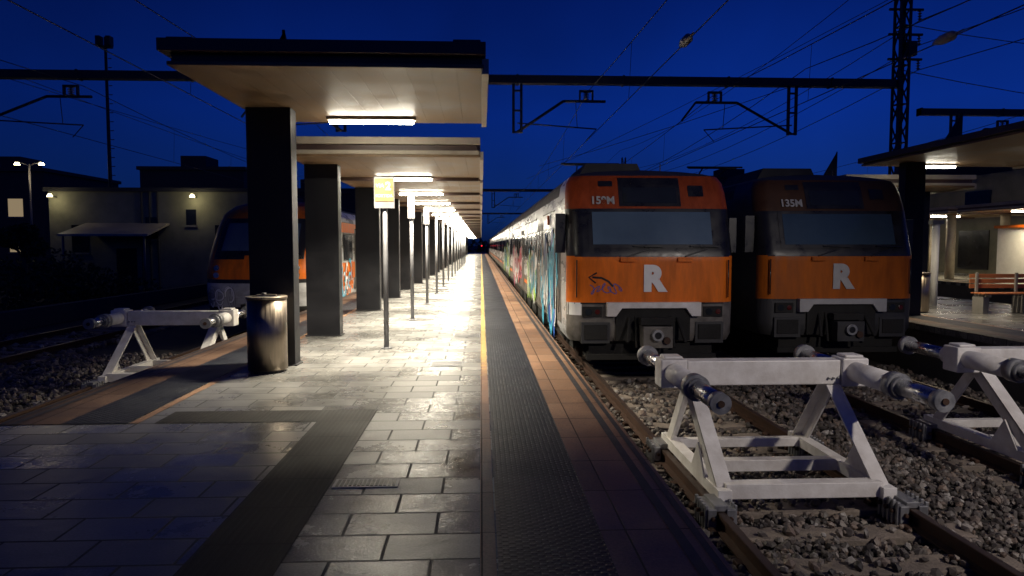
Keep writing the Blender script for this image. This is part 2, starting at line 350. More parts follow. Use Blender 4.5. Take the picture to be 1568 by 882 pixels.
# ---------------------------------------------------------------- buffer stops
def buffer_stop(cx,yb,ext=1.48):
    E=empty('buffer_stop'); z=RAIL; zb=0.22
    b=MB(); b.box(cx-0.82,cx+0.82,yb-0.1,yb+0.1,zb-0.14,zb+0.12,'white'); b.done('crossbeam',E,bevel=0.012)
    for s in (-1,1):
        x=cx+s*0.97
        b=MB()
        b.box(x-0.14,x+0.14,yb-0.13,yb+0.13,zb-0.16,zb+0.14,'white'); b.box(x-0.1,x+0.1,yb-0.1,yb+0.1,zb+0.14,zb+0.17,'white')
        b.done('ram_housing',E,bevel=0.04)
        b=MB(); m=ext*0.52
        b.cyl((x,yb-m,zb),(x,yb+0.25,zb),0.105,'white',seg=28)
        b.cyl((x,yb-m-0.12,zb),(x,yb-m,zb),0.125,'galv',seg=28); b.cyl((x,yb-m-0.17,zb),(x,yb-m-0.12,zb),0.1,'galv',seg=28)
        b.cyl((x,yb-ext,zb),(x,yb-m-0.1,zb),0.08,'chrome',seg=28)
        b.cyl((x,yb-ext-0.04,zb),(x,yb-ext+0.05,zb),0.092,'galv',seg=28)
        b.cyl((x,yb+0.25,zb),(x,yb+1.0,zb),0.075,'chrome',seg=28)
        b.cyl((x,yb+0.98,zb),(x,yb+1.06,zb),0.12,'galv',seg=28)
        b.cyl((x,yb-ext-0.055,zb),(x,yb-ext-0.04,zb),0.03,'rust',seg=10)
        b.done('ram',E)
        xl=cx+s*0.80; b=MB()
        b.poly_x([(yb-0.12,zb-0.14),(yb+0.1,zb-0.14),(yb-0.83,z+0.1),(yb-1.05,z+0.1)],xl-0.015,xl+0.015,'white')
        b.beam((xl-s*0.06,yb-0.10,zb-0.15),(xl-s*0.06,yb-1.04,z+0.1),0.15,0.025,'white')
        b.poly_x([(yb-0.06,zb-0.14),(yb+0.1,zb-0.14),(yb+0.72,z+0.1),(yb+0.54,z+0.1)],xl-0.012,xl+0.012,'white')
        b.beam((xl-s*0.05,yb+0.1,zb-0.15),(xl-s*0.05,yb+0.72,z+0.1),0.12,0.02,'white')
        b.beam((xl-s*0.03,yb-1.12,z+0.07),(xl-s*0.03,yb+0.85,z+0.07),0.13,0.11,'white')
        b.poly_x([(yb-0.75,z+0.12),(yb-0.35,z+0.12),(yb-0.55,z+0.42)],xl-0.05,xl-0.03,'white')
        for j in range(3): b.cyl((xl-s*0.06+(j-1)*0.05,yb-0.125,zb-0.07),(xl-s*0.06+(j-1)*0.05,yb-0.10,zb-0.07),0.014,'galv',seg=6)
        b.done('leg_frame',E,bevel=0.004)
        xr=cx+s*0.87
        for yc in (yb-1.15,yb+0.72):
            b=MB()
            for q in (-1,1):
                b.box(xr+q*0.085-0.04,xr+q*0.085+0.04,yc-0.17,yc+0.17,z-0.13,z+0.03,'galv')
                for j in range(5): b.box(xr+q*0.13-0.015,xr+q*0.13+0.015,yc-0.15+j*0.068,yc-0.12+j*0.068,z-0.16,z+0.06,'galv')
                for j in range(3): b.cyl((xr+q*0.14,yc-0.1+j*0.1,z-0.03),(xr+q*0.175,yc-0.1+j*0.1,z-0.03),0.022,'rust',seg=6)
            for j in range(3): b.cyl((xr-0.08+j*0.08,yc-0.2,z-0.05),(xr-0.08+j*0.08,yc-0.16,z-0.05),0.02,'rust',seg=6)
            b.box(xr-0.06,xr+0.06,yc-0.15,yc+0.15,z+0.004,z+0.06,'galv')
            b.done('rail_clamp',E,bevel=0.006)
    b=MB()
    b.box(cx-0.74,cx+0.74,yb-1.06,yb-0.92,z+0.02,z+0.16,'white')
    b.box(cx-0.74,cx+0.74,yb-0.30,yb-0.18,z+0.02,z+0.14,'white')
    b.box(cx-0.74,cx+0.74,yb+0.55,yb+0.65,z+0.02,z+0.12,'white'); b.done('tie_bars',E,bevel=0.006)
buffer_stop(C1,7.1); buffer_stop(C2,7.8); buffer_stop(CL,12.9,1.05)

# ---------------------------------------------------------------- canopy
WARM=(1,0.9,0.70)
def lamp(E,x0,x1,y,z,p=120,col=WARM,spread=140):
    b=MB(); b.box(x0-0.03,x1+0.03,y-0.07,y+0.07,z-0.04,z-0.001,'fascw')
    b.cyl((x0,y,z-0.06),(x1,y,z-0.06),0.03,'tube',seg=12); b.done('light_fitting',E)
    area('tube_light',((x0+x1)/2,y,z-0.095),x1-x0,0.09,p,col,E,spread=spread)
def module(E,xl,xr,y0,y1,zs,first=False,th=0.12):
    b=MB(); b.box(xl,xr,y0,y1,zs,zs+0.04,'soffit')
    if first:
        b.box(xl+0.03,xr-0.03,y0+0.03,y1-0.03,zs+0.04,zs+th,'fasc'); b.box(xl-0.06,xr+0.02,y0-0.07,y1+0.05,zs+th,zs+th+0.12,'fasc')
        b.box(xr-0.02,xr+0.05,y0+0.02,y1,zs-0.05,zs+0.1,'fascw')
        b.box(xr-0.3,xr-0.03,y0-0.03,y0+0.4,zs+th+0.12,zs+th+0.15,'fasc'); b.box(xl+0.0,xl+0.25,y0,y0+0.4,zs+th+0.12,zs+th+0.15,'fasc')
    else:
        b.box(xl,xr-0.03,y0-0.03,y1,zs+0.04,zs+0.1,'fascw'); b.box(xl+0.02,xr-0.06,y0+0.02,y1-0.02,zs+0.1,zs+0.19,'fasc'); b.box(xl-0.03,xr-0.01,y0-0.05,y1+0.03,zs+0.19,zs+0.3,'fascw')
        b.box(xr-0.02,xr+0.04,y0,y1,zs-0.04,zs+0.09,'fascw')
        b.box(xl+0.05,xr-0.05,y1-0.12,y1-0.02,zs-0.07,zs-0.001,'fasc')
    b.done('roof_module',E,bevel=0.006)
E=empty('platform_canopy')
module(E,-3.03,0.03,6.85,9.9,3.29,True); lamp(E,-2.05,-0.92,9.5,3.29,330,spread=116)
b=MB(); b.poly_x([(8.3,3.53),(8.9,3.53),(8.3,4.08)],-2.33,-2.30,'dsteel')
b.poly_y([(-2.6,3.53),(-2.3,3.53),(-2.3,4.08)],8.3,8.33,'dsteel'); b.done('roof_fin',E)
pil=[8.85,11.75,16.4]; y=20.3
while y<125: pil.append(y); y+=3.9
for i,yy in enumerate(pil):
    b=MB(); zt=3.29 if i==0 else 2.92; a=-2.96 if i==0 else -2.98
    b.box(a,a+0.56,yy,yy+0.26,0,zt,'dsteel'); b.box(a-0.03,a+0.59,yy-0.02,yy+0.28,0.0,0.02,'dsteel')
    b.done('pillar',E,bevel=0.008)
for k in range(29):
    y0=10.75+3.9*k
    module(E,-3.0,0.0,y0,y0+3.3,2.92)
    lamp(E,-2.07,-0.98,y0+3.0,2.92,450 if k<8 else 330,spread=126)

for i in range(14):
    yy=10.3+3.9*i; x=-1.43
    S=empty('platform_sign_post'); b=MB()
    b.cyl((x,yy,0),(x,yy,2.5),0.038,'pole',seg=16); b.cyl((x,yy,0),(x,yy,0.02),0.085,'pole'); b.done('post',S)
    if i<3:
        b=MB(); w=0.15 if i==0 else 0.07
        b.box(x-w,x+w,yy-0.07,yy-0.045,2.1,2.56,'pole'); b.box(x-w+0.012,x+w-0.012,yy-0.076,yy-0.07,2.2 if i==0 else 2.12,2.54,'signy' if i==0 else 'greyp')
        b.done('sign_panel',S,bevel=0.004)
        if i==0:
            text('sign_text','2',(x+0.06,yy-0.08,2.42),0.16,'letterd',S,off=0.004); text('sign_label','VIA',(x-0.06,yy-0.08,2.43),0.08,'letterd',S); text('sign_line','SORTIDA',(x,yy-0.08,2.28),0.06,'letterd',S)

def bin_(x,y):
    B=empty('litter_bin'); b=MB()
    b.cyl((x,y,0.03),(x,y,0.9),0.235,'stain',seg=48); b.cyl((x,y,0),(x,y,0.035),0.215,'black',seg=32)
    b.cyl((x,y,0.9),(x,y,0.93),0.245,'stain',seg=48); b.cyl((x,y,0.93),(x,y,0.933),0.17,'black',seg=32)
    b.cyl((x-0.03,y,0.93),(x-0.03,y,0.97),0.03,'black',seg=10); b.box(x-0.12,x+0.12,y-0.03,y+0.03,0.933,0.95,'stain')
    b.done('drum',B)
bin_(-2.64,8.5); bin_(10.15,15.4)

# ---------------------------------------------------------------- trains
def strokes(b,pts,w,k,f):
    n=len(pts)
    L=[];R=[]
    for i in range(n):
        a=pts[max(0,i-1)];c=pts[min(n-1,i+1)]; dx=c[0]-a[0];dy=c[1]-a[1];l=math.hypot(dx,dy) or 1
        nx,ny=-dy/l,dx/l; L.append((pts[i][0]+nx*w/2,pts[i][1]+ny*w/2)); R.append((pts[i][0]-nx*w/2,pts[i][1]-ny*w/2))
    for i in range(n-1): b.face([f(*L[i]),f(*L[i+1]),f(*R[i+1]),f(*R[i])],k)
def graffiti(parent,u0,u1,v0,v1,f,seed,fills,nl=5,lw=0.05,bg=None):
    r=random.Random(seed); b=MB(); W=(u1-u0)/nl
    if bg:
        for i in range(nl*3):
            cu=r.uniform(u0,u1); cv=r.uniform(v0+0.15,v1-0.15); ru=W*r.uniform(0.4,0.9); rv=(v1-v0)*r.uniform(0.2,0.4)
            b.face([f(cu+ru*math.cos(a*0.5)*(1+0.2*math.sin(a*2.1+i)),cv+rv*math.sin(a*0.5)*(1+0.2*math.cos(a*1.7+i)),0.001+0.0004*(i%8)) for a in [j*4*math.pi/18 for j in range(18)]],r.choice(bg))
    for i in range(nl):
        cu=u0+(i+0.5)*W; cv=(v0+v1)/2+r.uniform(-0.05,0.05)*(v1-v0); h=(v1-v0)*0.5
        for j in range(3):
            a0=r.uniform(0,6.28); sp=r.uniform(2.2,5.2); ru=W*r.uniform(0.25,0.6); rv=h*r.uniform(0.4,0.95)
            ou=r.uniform(-.2,.2)*W; ov=r.uniform(-.4,.4)*h
            pts=[(cu+ou+ru*math.cos(a0+sp*t/14),cv+ov+rv*math.sin(a0+sp*t/14)) for t in range(15)]
            kk=r.choice(fills); lay=0.0015*(i*3+j)
            strokes(b,pts,lw*2.9,'black',lambda u,v:f(u,v,0.005+lay)); strokes(b,pts,lw*2.2,kk,lambda u,v:f(u,v,0.006+lay))
    b.done('graffiti',parent,recalc=False)

def lerp_levels(levels,z):
    for i in range(len(levels)-1):
        a,c=levels[i],levels[i+1]
        if a[0]<=z<=c[0]:
            t=(z-a[0])/(c[0]-a[0]) if c[0]>a[0] else 0
            return [a[j]+(c[j]-a[j])*t for j in range(4)]
    return list(levels[-1])
def cab(parent,cx,y0,levels,bulge,back,matf,roofk,nf=12,nc=7):
    zs=[]
    for i in range(len(levels)-1):
        a,c=levels[i][0],levels[i+1][0]; n=max(1,int((c-a)/0.1))
        for j in range(n): zs.append(a+(c-a)*j/n)
    zs.append(levels[-1][0])
    rows=[];
    for z in zs:
        _,yo,w,rc=lerp_levels(levels,z); rc=min(rc,w*0.9); row=[(-w,back)]
        for i in range(nc+1):
            a=math.pi/2*i/nc; row.append((-w+rc-rc*math.cos(a),yo+rc-rc*math.sin(a)))
        xm=w-rc
        for i in range(1,nf):
            x=-xm+2*xm*i/nf; row.append((x,yo-bulge*(1-(x/xm)**2) if xm>0 else yo))
        for i in range(nc,-1,-1):
            a=math.pi/2*i/nc; row.append((w-rc+rc*math.cos(a),yo+rc-rc*math.sin(a)))
        row.append((w,back)); rows.append([(cx+p[0],y0+p[1],z) for p in row])
    b=MB(); n=len(rows[0])
    for r in rows: b.v+=r
    for i in range(len(rows)-1):
        for j in range(n-1):
            q=(i*n+j,i*n+j+1,(i+1)*n+j+1,(i+1)*n+j)
            zc=(zs[i]+zs[i+1])/2; xc=(rows[i][j][0]+rows[i][j+1][0])/2-cx; yc=(rows[i][j][1]+rows[i][j+1][1])/2-y0
            b.f.append(q); b.m.append(b.mi(matf(xc,yc,zc))); b.sm.append(True)
    t=(len(rows)-1)*n; b.f.append(tuple(range(t,t+n))); b.m.append(b.mi(roofk)); b.sm.append(False)
    b.f.append(tuple(range(n))[::-1]); b.m.append(b.mi('under')); b.sm.append(False)
    o=b.done('cab_shell',parent)
    try: o.data.set_sharp_from_angle(angle=math.radians(35))
    except Exception: pass
    def ysurf(x,z):
        _,yo,w,rc=lerp_levels(levels,z); xm=w-rc
        if abs(x)<=xm: return y0+yo-bulge*(1-(x/xm)**2)
        d=min(rc,abs(x)-xm); return y0+yo+rc-math.sqrt(max(0,rc*rc-d*d))
    return ysurf
def patch(b,ys,cx,x0,x1,z0,z1,off,k,nx=10,nz=4):
    for i in range(nx):
        for j in range(nz):
            xa=x0+(x1-x0)*i/nx; xb=x0+(x1-x0)*(i+1)/nx; za=z0+(z1-z0)*j/nz; zb=z0+(z1-z0)*(j+1)/nz
            b.face([(cx+x,ys(x,z)-off,z) for x,z in ((xa,za),(xb,za),(xb,zb),(xa,zb))],k)
def body(parent,cx,ya,yb,levels,lowk,upk,roofk):
    b=MB(); pr=[(l[2],l[0]) for l in levels]
    full=[(-w,z) for w,z in pr]+[(w,z) for w,z in pr[::-1]]
    for i in range(len(full)-1):
        z=(full[i][1]+full[i+1][1])/2
        k=roofk if z>2.55 else (upk if z>0.3 else lowk)
        b.face([(cx+full[i][0],ya,full[i][1]),(cx+full[i][0],yb,full[i][1]),(cx+full[i+1][0],yb,full[i+1][1]),(cx+full[i+1][0],ya,full[i+1][1])],k)
    b.face([(cx+p[0],ya,p[1]) for p in full],'under'); b.face([(cx+p[0],yb,p[1]) for p in full],'under')
    b.face([(cx-pr[0][0],ya,pr[0][1]),(cx+pr[0][0],ya,pr[0][1]),(cx+pr[0][0],yb,pr[0][1]),(cx-pr[0][0],yb,pr[0][1])],'under')
    b.done('car_body',parent)
def side_detail(parent,x,s,ya,yb,stripe='orange'):
    b=MB(); o=s*0.006
    def p(y0,y1,z0,z1,k,e=1.0):
        xx=x+o*e; b.face([(xx,y0,z0),(xx,y1,z0),(xx,y1,z1),(xx,y0,z1)],k)
    L=yb-ya
    dpos=[ya+L*(0.18),ya+L*0.5,ya+L*0.82]
    for d in dpos:
        p(d-0.72,d+0.72,0.12,2.1,'black'); p(d-0.68,d-0.02,0.15,2.07,'greyp',1.6); p(d+0.02,d+0.68,0.15,2.07,'greyp',1.6)
        p(d-0.58,d-0.12,1.05,1.9,'glass',2.2); p(d+0.12,d+0.58,1.05,1.9,'glass',2.2)
    ed=[ya+0.6]+sum([[d-0.95,d+0.95] for d in dpos],[])+[yb-0.6]
    for i in range(0,len(ed),2):
        a,c=ed[i],ed[i+1]; n=max(1,round((c-a)/1.7)); w=(c-a)/n
        for j in range(n): p(a+j*w+0.09,a+(j+1)*w-0.09,1.08,1.92,'black',1.0); p(a+j*w+0.13,a+(j+1)*w-0.13,1.12,1.88,'glass',1.8)
        p(a,c,0.3,0.42,stripe,1.0)
        b.box(min(x,x+s*0.015),max(x,x+s*0.015),a,c,0.0,0.03,'greyp'); b.box(min(x,x+s*0.012),max(x,x+s*0.012),a,c,2.25,2.27,'greyp')
    b.done('side_windows_and_doors',parent,recalc=False)
def underframe(parent,cx,ya,yb):
    b=MB(); b.box(cx-1.2,cx+1.2,ya+0.6,yb-0.3,-0.45,-0.1,'under')
    for yc in (ya+3.2,yb-3.2):
        for d in (-1.25,1.25):
            for s in (-1,1): b.cyl((cx+s*0.8,yc+d,RAIL+0.45),(cx+s*0.92,yc+d,RAIL+0.45),0.45,'rust',seg=24)
            b.cyl((cx-0.8,yc+d,RAIL+0.45),(cx+0.8,yc+d,RAIL+0.45),0.08,'under')
        for s in (-1,1): b.box(cx+s*1.05-0.08,cx+s*1.05+0.08,yc-1.8,yc+1.8,RAIL+0.3,RAIL+0.6,'under')
    y=ya+6
    while y<yb-6: b.box(cx-1.3,cx+1.3,y,y+1.6,-0.6,-0.12,'under'); y+=2.3
    b.done('underframe',parent)

LV=[(-0.12,0.05,1.42,0.26),(0.0,0.0,1.47,0.28),(0.55,0.0,1.48,0.28),(1.37,0.0,1.48,0.28),(2.2,0.26,1.475,0.28),(2.5,0.38,1.46,0.28),(2.68,0.46,1.43,0.28),(2.80,0.54,1.36,0.28),(2.87,0.75,1.2,0.3),(2.93,1.0,0.9,0.3),(2.97,1.2,0.4,0.2)]
def commuter(cx,y0,num,band,panel,bright,ncars,side):  # bright off: paints, glass and letters already darkened for weaker light
    T=empty('commuter_train'); gp='greyp' if bright else 'greyd'
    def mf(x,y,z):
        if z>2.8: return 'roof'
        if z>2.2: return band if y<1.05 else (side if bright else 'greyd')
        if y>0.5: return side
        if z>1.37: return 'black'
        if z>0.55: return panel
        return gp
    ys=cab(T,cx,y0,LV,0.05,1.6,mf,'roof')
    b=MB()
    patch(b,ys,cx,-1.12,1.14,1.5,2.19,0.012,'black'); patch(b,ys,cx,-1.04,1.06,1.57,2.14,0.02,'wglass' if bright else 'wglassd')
    patch(b,ys,cx,-0.55,0.55,2.24,2.76,0.01,'black'); patch(b,ys,cx,-0.48,0.48,2.3,2.58,0.016,'glass')
    patch(b,ys,cx,0.70,0.98,2.42,2.62,0.01,'black',4,2); patch(b,ys,cx,-0.9,-0.65,2.6,2.7,0.01,'black',4,2)
    patch(b,ys,cx,-1.36,1.36,0.535,0.56,0.008,'black',24,1)
    patch(b,ys,cx,-1.36,1.36,1.355,1.38,0.01,'black',24,1)
    b.done('windscreen_and_display',T)
    b=MB()
    for sx,d in ((-0.45,1),(0.55,1)):
        yy=ys(sx,1.45)-0.04
        b.beam((cx+sx,yy,1.36),(cx+sx+0.42,ys(sx+0.42,1.5)-0.045,1.50),0.02,0.02,'black'); b.beam((cx+sx+0.1,ys(sx,1.53)-0.05,1.545),(cx+sx+0.62,ys(sx+.6,1.53)-0.05,1.53),0.02,0.02,'black')
        b.box(cx+sx-0.13,cx+sx+0.13,ys(sx,1.33)-0.05,ys(sx,1.33),1.27,1.34,panel)
    for s in (-1,1):
        b.cyl((cx+s*1.33,ys(1.33,0.7)-0.05,0.65),(cx+s*1.33,ys(1.33,1.2)-0.05,1.3),0.012,'black',seg=8)
    b.done('wipers',T)
    b=MB(); yf=ys(0,0.3)
    b.poly_y([(cx-0.82,0.57),(cx+0.82,0.57),(cx+0.82,0.33),(cx+0.66,0.33),(cx+0.56,0.47),(cx-0.56,0.47),(cx-0.66,0.33),(cx-0.82,0.33)],yf-0.1,yf+0.1,'white' if bright else 'letterd')
    b.poly_y([(cx-0.65,0.34),(cx-0.55,0.462),(cx+0.55,0.462),(cx+0.65,0.34),(cx+0.65,-0.1),(cx-0.65,-0.1)],yf-0.03,yf+0.05,'under')
    b.box(cx-0.25,cx+0.25,yf-0.38,yf-0.04,-0.18,0.18,gp)
    b.cyl((cx-0.02,yf-0.46,0.04),(cx-0.02,yf-0.36,0.04),0.1,'galv'); b.cyl((cx-0.02,yf-0.465,0.04),(cx-0.02,yf-0.455,0.04),0.06,'black')
    b.cyl((cx+0.14,yf-0.44,-0.05),(cx+0.14,yf-0.36,-0.05),0.06,'rust'); b.box(cx-0.28,cx+0.28,yf-0.3,yf-0.1,0.2,0.32,'under')
    for s in (-1,1):
        b.cyl((cx+s*0.42,yf-0.03,0.3),(cx+s*0.5,yf-0.28,-0.1),0.03,'under',seg=8); b.cyl((cx+s*0.3,yf-0.03,0.32),(cx+s*0.33,yf-0.2,-0.2),0.025,'under',seg=8)
        xx=s*1.06; y=ys(xx,0.4)
        b.box(cx+xx-0.17,cx+xx+0.17,y-0.03,y+0.1,0.31,0.49,'under')
        b.cyl((cx+xx-0.07,y-0.04,0.4),(cx+xx-0.07,y-0.02,0.4),0.06,'glass'); b.cyl((cx+xx+0.09,y-0.04,0.4),(cx+xx+0.09,y-0.02,0.4),0.045,'redd')
        b.box(cx+s*1.0-0.25,cx+s*1.0+0.25,yf+0.0,yf+0.3,-0.15,0.22,'greyd')
        b.box(cx+s*1.0-0.2,cx+s*1.0+0.2,yf-0.02,yf,-0.08,0.18,'under')
    b.box(cx-1.1,cx+1.1,yf+0.15,yf+0.8,-0.45,-0.12,'under'); b.beam((cx-1.15,yf+0.1,-0.4),(cx+1.15,yf+0.1,-0.4),0.06,0.1,'under')
    b.done('coupler_and_valance',T,bevel=0.006)
    b=MB(); patch(b,ys,cx,-1.47,-1.24,0.34,0.56,0.006,'letter' if bright else gp,6,1); patch(b,ys,cx,1.24,1.46,0.34,0.56,0.006,gp,6,1); b.done('corner_marks',T)
    b=MB()
    b.box(cx-1.66,cx-1.48,y0+0.4,y0+0.52,1.42,2.12,'black'); b.beam((cx-1.46,y0+0.5,2.05),(cx-1.6,y0+0.46,2.05),0.03,0.03,'black')
    b.box(cx+1.48,cx+1.62,y0+0.4,y0+0.52,1.42,2.05,'black')
    b.poly_y([(cx-1.15,2.85),(cx+0.1,2.85),(cx-0.02,3.1),(cx-1.0,3.1)],y0+1.2,y0+3.2,'roof')
    b.cyl((cx+0.42,y0+1.2,2.9),(cx+0.42,y0+1.2,3.1),0.012,'black',seg=6)
    b.done('roof_equipment',T,bevel=0.02)
    b=MB(); yp=y0+7
    for s in (-1,1):
        b.beam((cx+s*0.5,yp,3.1),(cx+s*0.25,yp+1.1,3.45),0.04,0.04,'mast'); b.beam((cx+s*0.25,yp+1.1,3.45),(cx+s*0.35,yp,3.75),0.03,0.03,'mast')
        b.cyl((cx+s*0.5,yp,2.95),(cx+s*0.5,yp,3.12),0.06,'ceram')
    b.cyl((cx-0.8,yp,3.78),(cx+0.8,yp,3.78),0.025,'mast'); b.cyl((cx-0.7,yp+0.2,3.78),(cx+0.7,yp+0.2,3.78),0.025,'mast'); b.done('pantograph',T)
    lk='letter' if bright else 'letterd'
    text('unit_number',num,(cx-0.84,ys(-0.84,2.34)-0.025,2.34),0.2,'letterd',T,rot=(math.pi/2-0.36,0,0),off=0.006,sx=0.95)
    text('operator_letter','R',(cx+0.0,ys(0,0.95)-0.02,0.96),0.58,lk,T,off=0.038,sx=1.0)
    y=y0+1.6
    for c in range(ncars):
        L=24.0 if c else 22.5
        body(T,cx,y,y+L,LV,gp,side,'roof')
        side_detail(T,cx-1.48,-1,y,y+L); side_detail(T,cx+1.48,1,y,y+L); underframe(T,cx,y if c else y0+0.8,y+L)
        r=MB()
        for q in range(4): r.poly_y([(cx-0.8,2.9),(cx+0.8,2.9),(cx+0.65,3.08),(cx-0.65,3.08)],y+3+q*5,y+5.2+q*5,'roof')
        r.done('roof_units',T)
        g=MB(); g.box(cx-1.2,cx+1.2,y+L,y+L+0.6,-0.05,2.7,'black'); g.done('gangway',T)
        y+=L+0.6
    return T,ys
T1,ys1=commuter(C1,11.75,'159M','redor','orange',True,6,'whitep')
T2,ys2=commuter(C2,12.4,'135M','redor_dim','orange2',False,4,'greyd')
xs=C1-1.48
fl=lambda u,v,o:(xs-0.018-o,u,v)
graffiti(T1,13.5,16.6,-0.02,1.5,fl,3,['cyan','letter','cyan','cyan'],6,0.045,['cyan','blueg','cyan'])
graffiti(T1,18.2,21.5,0.1,1.3,fl,8,['green','letter','cyan'],6,0.05,['letter','green'])
graffiti(T1,25,31,0.1,1.4,fl,12,['pink','letter','red'],8,0.06,['letter','pink'])
graffiti(T1,35,44,0.1,1.4,fl,14,['green','cyan','letter'],9,0.06,['green','letter'])
b=MB()
b.face([(xs-.006,12.75,0.1),(xs-.006,13.4,0.1),(xs-.006,13.4,2.1),(xs-.006,12.75,2.1)],'greyp'); b.face([(xs-.012,12.85,1.2),(xs-.012,13.3,1.2),(xs-.012,13.3,2.0),(xs-.012,12.85,2.0)],'glass')
b.box(xs-0.05,xs-0.01,14.9,15.1,2.0,2.2,'redor'); b.cyl((xs-0.05,12.68,0.3),(xs-0.05,12.68,1.7),0.015,'galv',seg=8); b.cyl((xs-0.05,13.46,0.3),(xs-0.05,13.46,1.7),0.015,'galv',seg=8)
b.done('cab_door',T1,recalc=False)
ff=lambda u,v,o:(C1+u,ys1(u,v)-0.006-o,v)
b=MB()
strokes(b,[(-0.70,0.84),(-0.78,0.93),(-0.90,0.99),(-1.06,1.0)],0.035,'black',lambda u,v:ff(u,v,0.002)); strokes(b,[(-0.98,1.08),(-1.12,1.0),(-1.0,0.90)],0.03,'black',lambda u,v:ff(u,v,0.003))
pts=[(-1.1+0.55*t/40+0.05*math.sin(t*0.9),0.8+0.07*math.cos(t*0.75)-0.03*math.sin(t*.3)) for t in range(41)]
strokes(b,pts,0.014,'blueg',lambda u,v:ff(u,v,0.003)); b.done('graffiti_tag',T1,recalc=False)

LV2=[(-0.3,0.25,1.30,0.7),(-0.1,0.1,1.42,0.8),(0.4,0.0,1.46,0.85),(0.9,0.05,1.47,0.88),(1.3,0.22,1.47,0.9),(2.0,0.75,1.45,0.9),(2.4,1.15,1.38,0.85),(2.62,1.55,1.2,0.7),(2.75,2.0,0.9,0.5),(2.8,2.4,0.5,0.3)]
def nose():
    T=empty('commuter_train'); y0=17.4
    def mf(x,y,z):
        e=0.12*abs(x)
        if z>1.28-e and z<2.30-e*0.6 and abs(x)<1.08: return 'wglass' if (1.42<z<2.1 and abs(x)<0.9) else 'black'
        if z>0.72: return 'orange' if z<2.62 else 'redor'
        if z>0.62: return 'black'
        return 'whitep' if z>-0.05 else 'under'
    ys=cab(T,CL,y0,LV2,0.12,3.0,mf,'redor')
    f=lambda u,v,o:(CL+u,ys(u,v)-0.008-o,v)
    graffiti(T,-1.3,-0.5,0.0,0.55,f,21,['letter','whitep'],3,0.02)
    b=MB()
    for s in (-1,1):
        for zz in (0.80,0.98): b.cyl((CL+s*1.0,ys(s*1.0,zz)-0.04,zz),(CL+s*1.0,ys(s*1.0,zz)+0.05,zz),0.07,'chrome')
    b.box(CL-0.25,CL+0.25,y0-0.35,y0,-0.25,0.1,'under'); b.cyl((CL,y0-0.45,-0.05),(CL,y0-0.3,-0.05),0.12,'galv'); b.done('coupler_and_lamps',T)
    y=y0+3
    for c in range(5):
        body(T,CL,y,y+18,LV2,'whitep','whitep','roof'); side_detail(T,CL+1.47,1,y,y+18)
        q=MB(); xx=CL+1.476
        q.face([(xx,y,0.5),(xx,y+18,0.5),(xx,y+18,1.02),(xx,y,1.02)],'orange'); q.face([(xx,y,1.95),(xx,y+18,1.95),(xx-.004,y+18,2.25),(xx-.004,y,2.25)],'orange'); q.done('stripe',T,recalc=False)
        underframe(T,CL,y-1.5,y+18); gg=MB(); gg.box(CL-1.2,CL+1.2,y+18,y+18.5,-0.05,2.5,'black'); gg.done('gangway',T); y+=18.5
    gl=lambda u,v,o:(CL+1.48+0.01+o,u,v)
    graffiti(T,20.4,22.5,-0.05,1.0,gl,33,['letter','orange','cyan'],5,0.04)
nose()

# ---------------------------------------------------------------- overhead line
def wireobj(b,p,q,r=0.012,sag=0.0,n=1):
    p=Vector(p);q=Vector(q); prev=p
    for i in range(1,n+1):
        t=i/n; c=p.lerp(q,t); c.z-=sag*4*t*(1-t); b.cyl(prev,c,r,'wire',seg=6,caps=False); prev=c
def insul(b,p,q,n=6,r=0.06):
    p=Vector(p);q=Vector(q); b.cyl(p,q,0.02,'ceram',seg=8)
    for i in range(n):
        c=p.lerp(q,(i+0.5)/n); d=(q-p).normalized()*0.012; b.cyl(c-d,c+d,r,'ceram',r2=r*0.6,seg=12)
def lattice(b,x,y,z0,z1,w=0.36,d=0.3,step=0.55,t=0.06):
    for sx in (-1,1):
        for sy in (-1,1): b.beam((x+sx*w/2,y+sy*d/2,z0),(x+sx*w/2,y+sy*d/2,z1),t,t,'mast')
    z=z0;k=1
    while z<z1-step:
        for sy in (-1,1): b.beam((x-k*w/2,y+sy*d/2,z),(x+k*w/2,y+sy*d/2,z+step),t*0.6,t*0.5,'mast')
        for sx in (-1,1): b.beam((x+sx*w/2,y-k*d/2,z),(x+sx*w/2,y+k*d/2,z+step),t*0.6,t*0.5,'mast')
        if k>0: b.box(x-w/2,x+w/2,y-d/2,y+d/2,z,z+0.03,'mast')
        z+=step;k=-k
